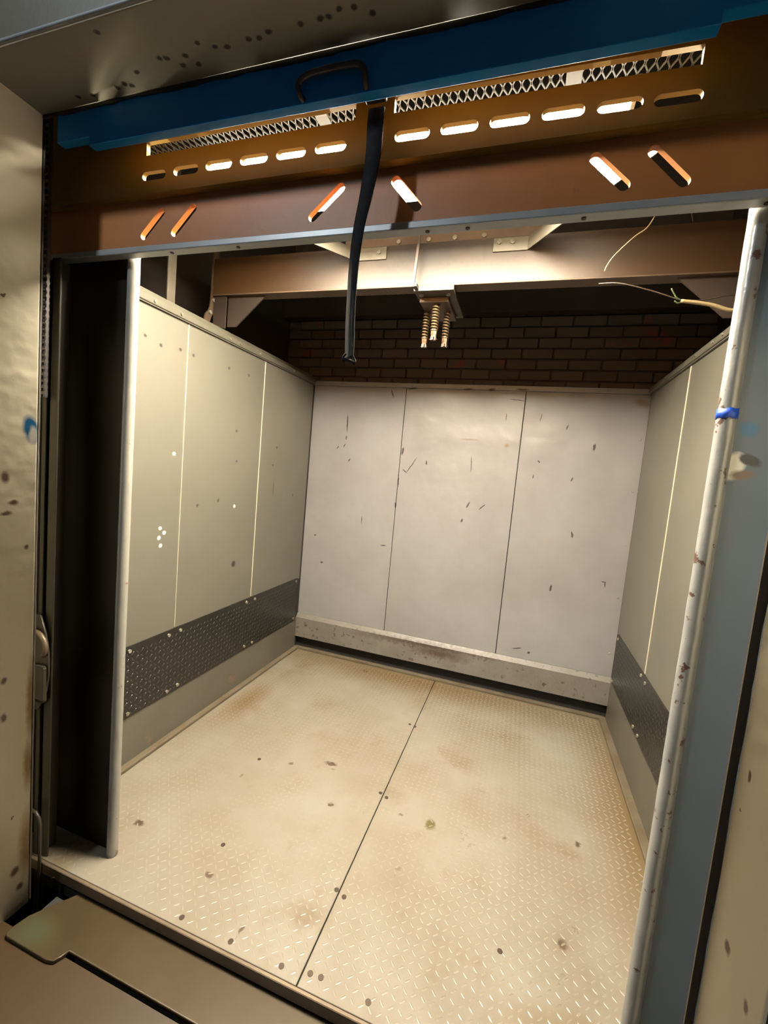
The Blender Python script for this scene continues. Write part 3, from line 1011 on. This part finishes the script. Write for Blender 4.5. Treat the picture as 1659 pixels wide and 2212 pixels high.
# ---- pale bracket bar and bent strap on the left shaft side
bm = nb(); box(bm, -1.757, -1.749, 1.725, 1.775, 2.206, 2.95, bev=.001); box(bm, -1.757, -1.70, 1.725, 1.775, 2.2065, 2.2135)
obj('bracket_bar', bm, M_plate, None, cat='bracket', label='pale upright flat bar rising behind the left wall rail')
bm = nb()
pts = [(-1.742, 1.985, 2.207), (-1.742, 2.00, 2.27), (-1.742, 2.035, 2.34), (-1.742, 2.04, 2.60), (-1.742, 2.04, 2.95)]
rows = []
for p in spline(pts, 6):
    rows.append([bm.verts.new(p + Vector(q)) for q in ((-.004, -.022, 0), (.004, -.022, 0), (.004, .022, 0), (-.004, .022, 0))])
for A, B in zip(rows, rows[1:]):
    for k in range(4): bm.faces.new((A[k], A[(k + 1) % 4], B[(k + 1) % 4], B[k]))
bm.faces.new(rows[0]); bm.faces.new(rows[-1][::-1])
bs_ = obj('bent_strap', bm, M_beamdark, None, cat='bracket', label='rusty bent steel strap beside the left end of the crosshead beam')
for z in (2.29, 2.36, 2.43):
    obj('bolt', hexbolt(-1.738, 2.03 if z > 2.33 else 2.008, z, (1, 0, 0), .010, .008), M_bolt, bs_)

# ---- blue tape round the right nosing
bm = nb()
n = 28
ra, rb_ = .0192, .0199
rings = []
for (rr, z) in ((ra, 1.686), (rb_, 1.686), (rb_, 1.707), (ra, 1.707)):
    rings.append([bm.verts.new((.404 + rr * math.cos(2 * PI * k / n), 1.137 + rr * math.sin(2 * PI * k / n), z + .0015 * math.sin(k * 1.3))) for k in range(n)])
for i in range(4):
    A, B = rings[i], rings[(i + 1) % 4]
    for k in range(n): bm.faces.new((A[k], A[(k + 1) % n], B[(k + 1) % n], B[k]))
obj('tape_band', bm, M_tape, None, True, cat='tape', label='band of bright blue masking tape wrapped round the silver nosing')

# ---- loose wires in the top right
w1 = [(.358, 1.82, 2.58), (.337, 1.8, 2.508), (.325, 1.8, 2.475), (.308, 1.8, 2.448), (.280, 1.8, 2.428), (.248, 1.8, 2.397), (.225, 1.8, 2.372), (.209, 1.8, 2.351), (.196, 1.8, 2.325), (.192, 1.8, 2.310)]
w1 = [(.52, 2.06, 2.5905), (.46, 1.96, 2.635)] + w1
bm = nb(); tube(bm, spline(w1, 6), .0020, 6)
obj('loose_wire', bm, M_cord, None, True, cat='wire', label='thin curling yellowish wire dangling before the right end of the beam')
w2 = [(.70, 1.83, 2.178), (.665, 1.82, 2.178), (.605, 1.8, 2.190), (.55, 1.8, 2.202), (.492, 1.8, 2.216), (.455, 1.8, 2.222)]
w2 = [(.716, 1.80, 2.208), (.68, 1.80, 2.190), (.64, 1.80, 2.176), (.605, 1.80, 2.160), (.55, 1.8, 2.178), (.492, 1.8, 2.190), (.450, 1.8, 2.196)]
c2 = root('broken_cable', (.70, 1.8, 2.2), cat='cable', label='broken tan cable with frayed green ends over the right wall')
bm = nb(); tube(bm, spline(w2, 6), .0062, 8)
obj('sheath', bm, M_cord, c2, True)
for pts, m_, r in (([(.455, 1.8, 2.196), (.435, 1.8, 2.208), (.415, 1.8, 2.240)], M_green, .0028),
                   ([(.458, 1.8, 2.195), (.442, 1.8, 2.189), (.430, 1.8, 2.197)], M_green, .0028),
                   ([(.455, 1.8, 2.196), (.36, 1.8, 2.232), (.25, 1.8, 2.264), (.18, 1.82, 2.275)], M_cord2, .0022),
                   ([(.455, 1.8, 2.194), (.53, 1.82, 2.205), (.60, 1.84, 2.225), (.66, 1.86, 2.232)], M_cord2, .0022)):
    bm = nb(); tube(bm, spline(pts, 6), r, 6)
    obj('wire_end', bm, m_, c2, True)

# ---- guide rails, chain, latch and stop beside the left jamb
bm = nb()
box(bm, -1.530, -1.493, 1.040, 1.047, -.30, 2.095, bev=.0015)
box(bm, -1.530, -1.524, 1.040, 1.095, -.30, 2.095, bev=.0015)
obj('guide_rail', bm, M_rail, None, cat='rail', label='olive steel guide angle next to the dark left return')
bm = nb()
box(bm, -1.558, -1.537, 1.034, 1.041, -.30, 2.095, bev=.0015)
box(bm, -1.558, -1.552, 1.034, 1.090, -.30, 2.095, bev=.0015)
obj('guide_rail', bm, M_rail, None, cat='rail', label='narrow olive guide bar between the door chain and the wider guide angle')
ch = root('door_chain', (-1.531, 1.03, 2.0), cat='chain', label='oily roller chain hanging in the gap behind the left jamb')
lk = None
for k in range(44):
    z = 1.66 + k * .0205
    c = (-1.531, 1.022, z)
    if lk is None:
        bm = nb()
        cyl(bm, (c[0] - .011, c[1], z), (c[0] + .011, c[1], z), .0065, 8)
        box(bm, c[0] - .0112, c[0] - .008, c[1] - .006, c[1] + .006, z - .014, z + .014, bev=.003)
        box(bm, c[0] + .008, c[0] + .0112, c[1] - .006, c[1] + .006, z - .014, z + .014, bev=.003)
        lk = obj('link', bm, M_chain, ch, False)
        lz = WL[lk]
    else:
        share(lk, 'link', ch, (lz[0], lz[1], z), (0, 0, 0))
# latch
lt = root('latch_bracket', (-1.513, 1.02, .7), cat='latch', label='dark steel latch bracket with a curved hook beside the left jamb')
putm('back_plate', plate([(-1.551, .560), (-1.528, .568), (-1.493, .64), (-1.483, .70), (-1.486, .78), (-1.501, .845), (-1.528, .905), (-1.551, .905)], [], .006, 'XZ', 1.026, bevel=.001), M_rail, lt)
bm = nb()
hk = [(-1.543 + .055 * math.cos(a), 1.016, .800 + .050 * math.sin(a)) for a in [PI * .75 - k * PI * .95 / 14 for k in range(15)]]
tube(bm, hk, .0085, 8)
obj('hook', bm, M_sill, lt, True)
bm = nb(); box(bm, -1.545, -1.489, 1.014, 1.022, .60, .735, bev=.010, seg=2)
obj('tongue', bm, M_rail, lt)
bm = nb(); cyl(bm, (-1.523, 1.014, .733), (-1.490, 1.014, .733), .003, 8)
obj('pin', bm, M_chain, lt)
# stop
bm = nb()
up = [(-1.560, 1.012, -.30), (-1.560, 1.012, .150), (-1.553, 1.012, .178), (-1.535, 1.012, .192), (-1.512, 1.012, .190), (-1.494, 1.012, .172), (-1.489, 1.012, .145), (-1.489, 1.012, -.30)]
tube(bm, up, .0055, 8)
obj('rail_stop', bm, M_rail, None, True, cat='bracket', label='dark inverted-U bar at the foot of the left guide rails')
bm = nb()
tube(bm, spline([(-1.40, 1.026, -.20), (-1.40, 1.026, -.065), (-1.402, 1.024, -.045), (-1.418, 1.022, -.035), (-1.434, 1.022, -.040)], 5), .006, 8)
obj('floor_hook', bm, M_chain, None, True, cat='hook', label='small bent steel hook in the dark gap by the left end of the sill')

# the crosshead hangs a little nearer the lamp: seat the whole beam with what hangs from it
for o in bpy.data.objects:
    if o.parent is None and (o.name.startswith('crosshead_beam') or o.name.startswith('hitch_spring') or o.name.startswith('flat_rod')):
        o.location += Vector((.006, -.030, -.013))
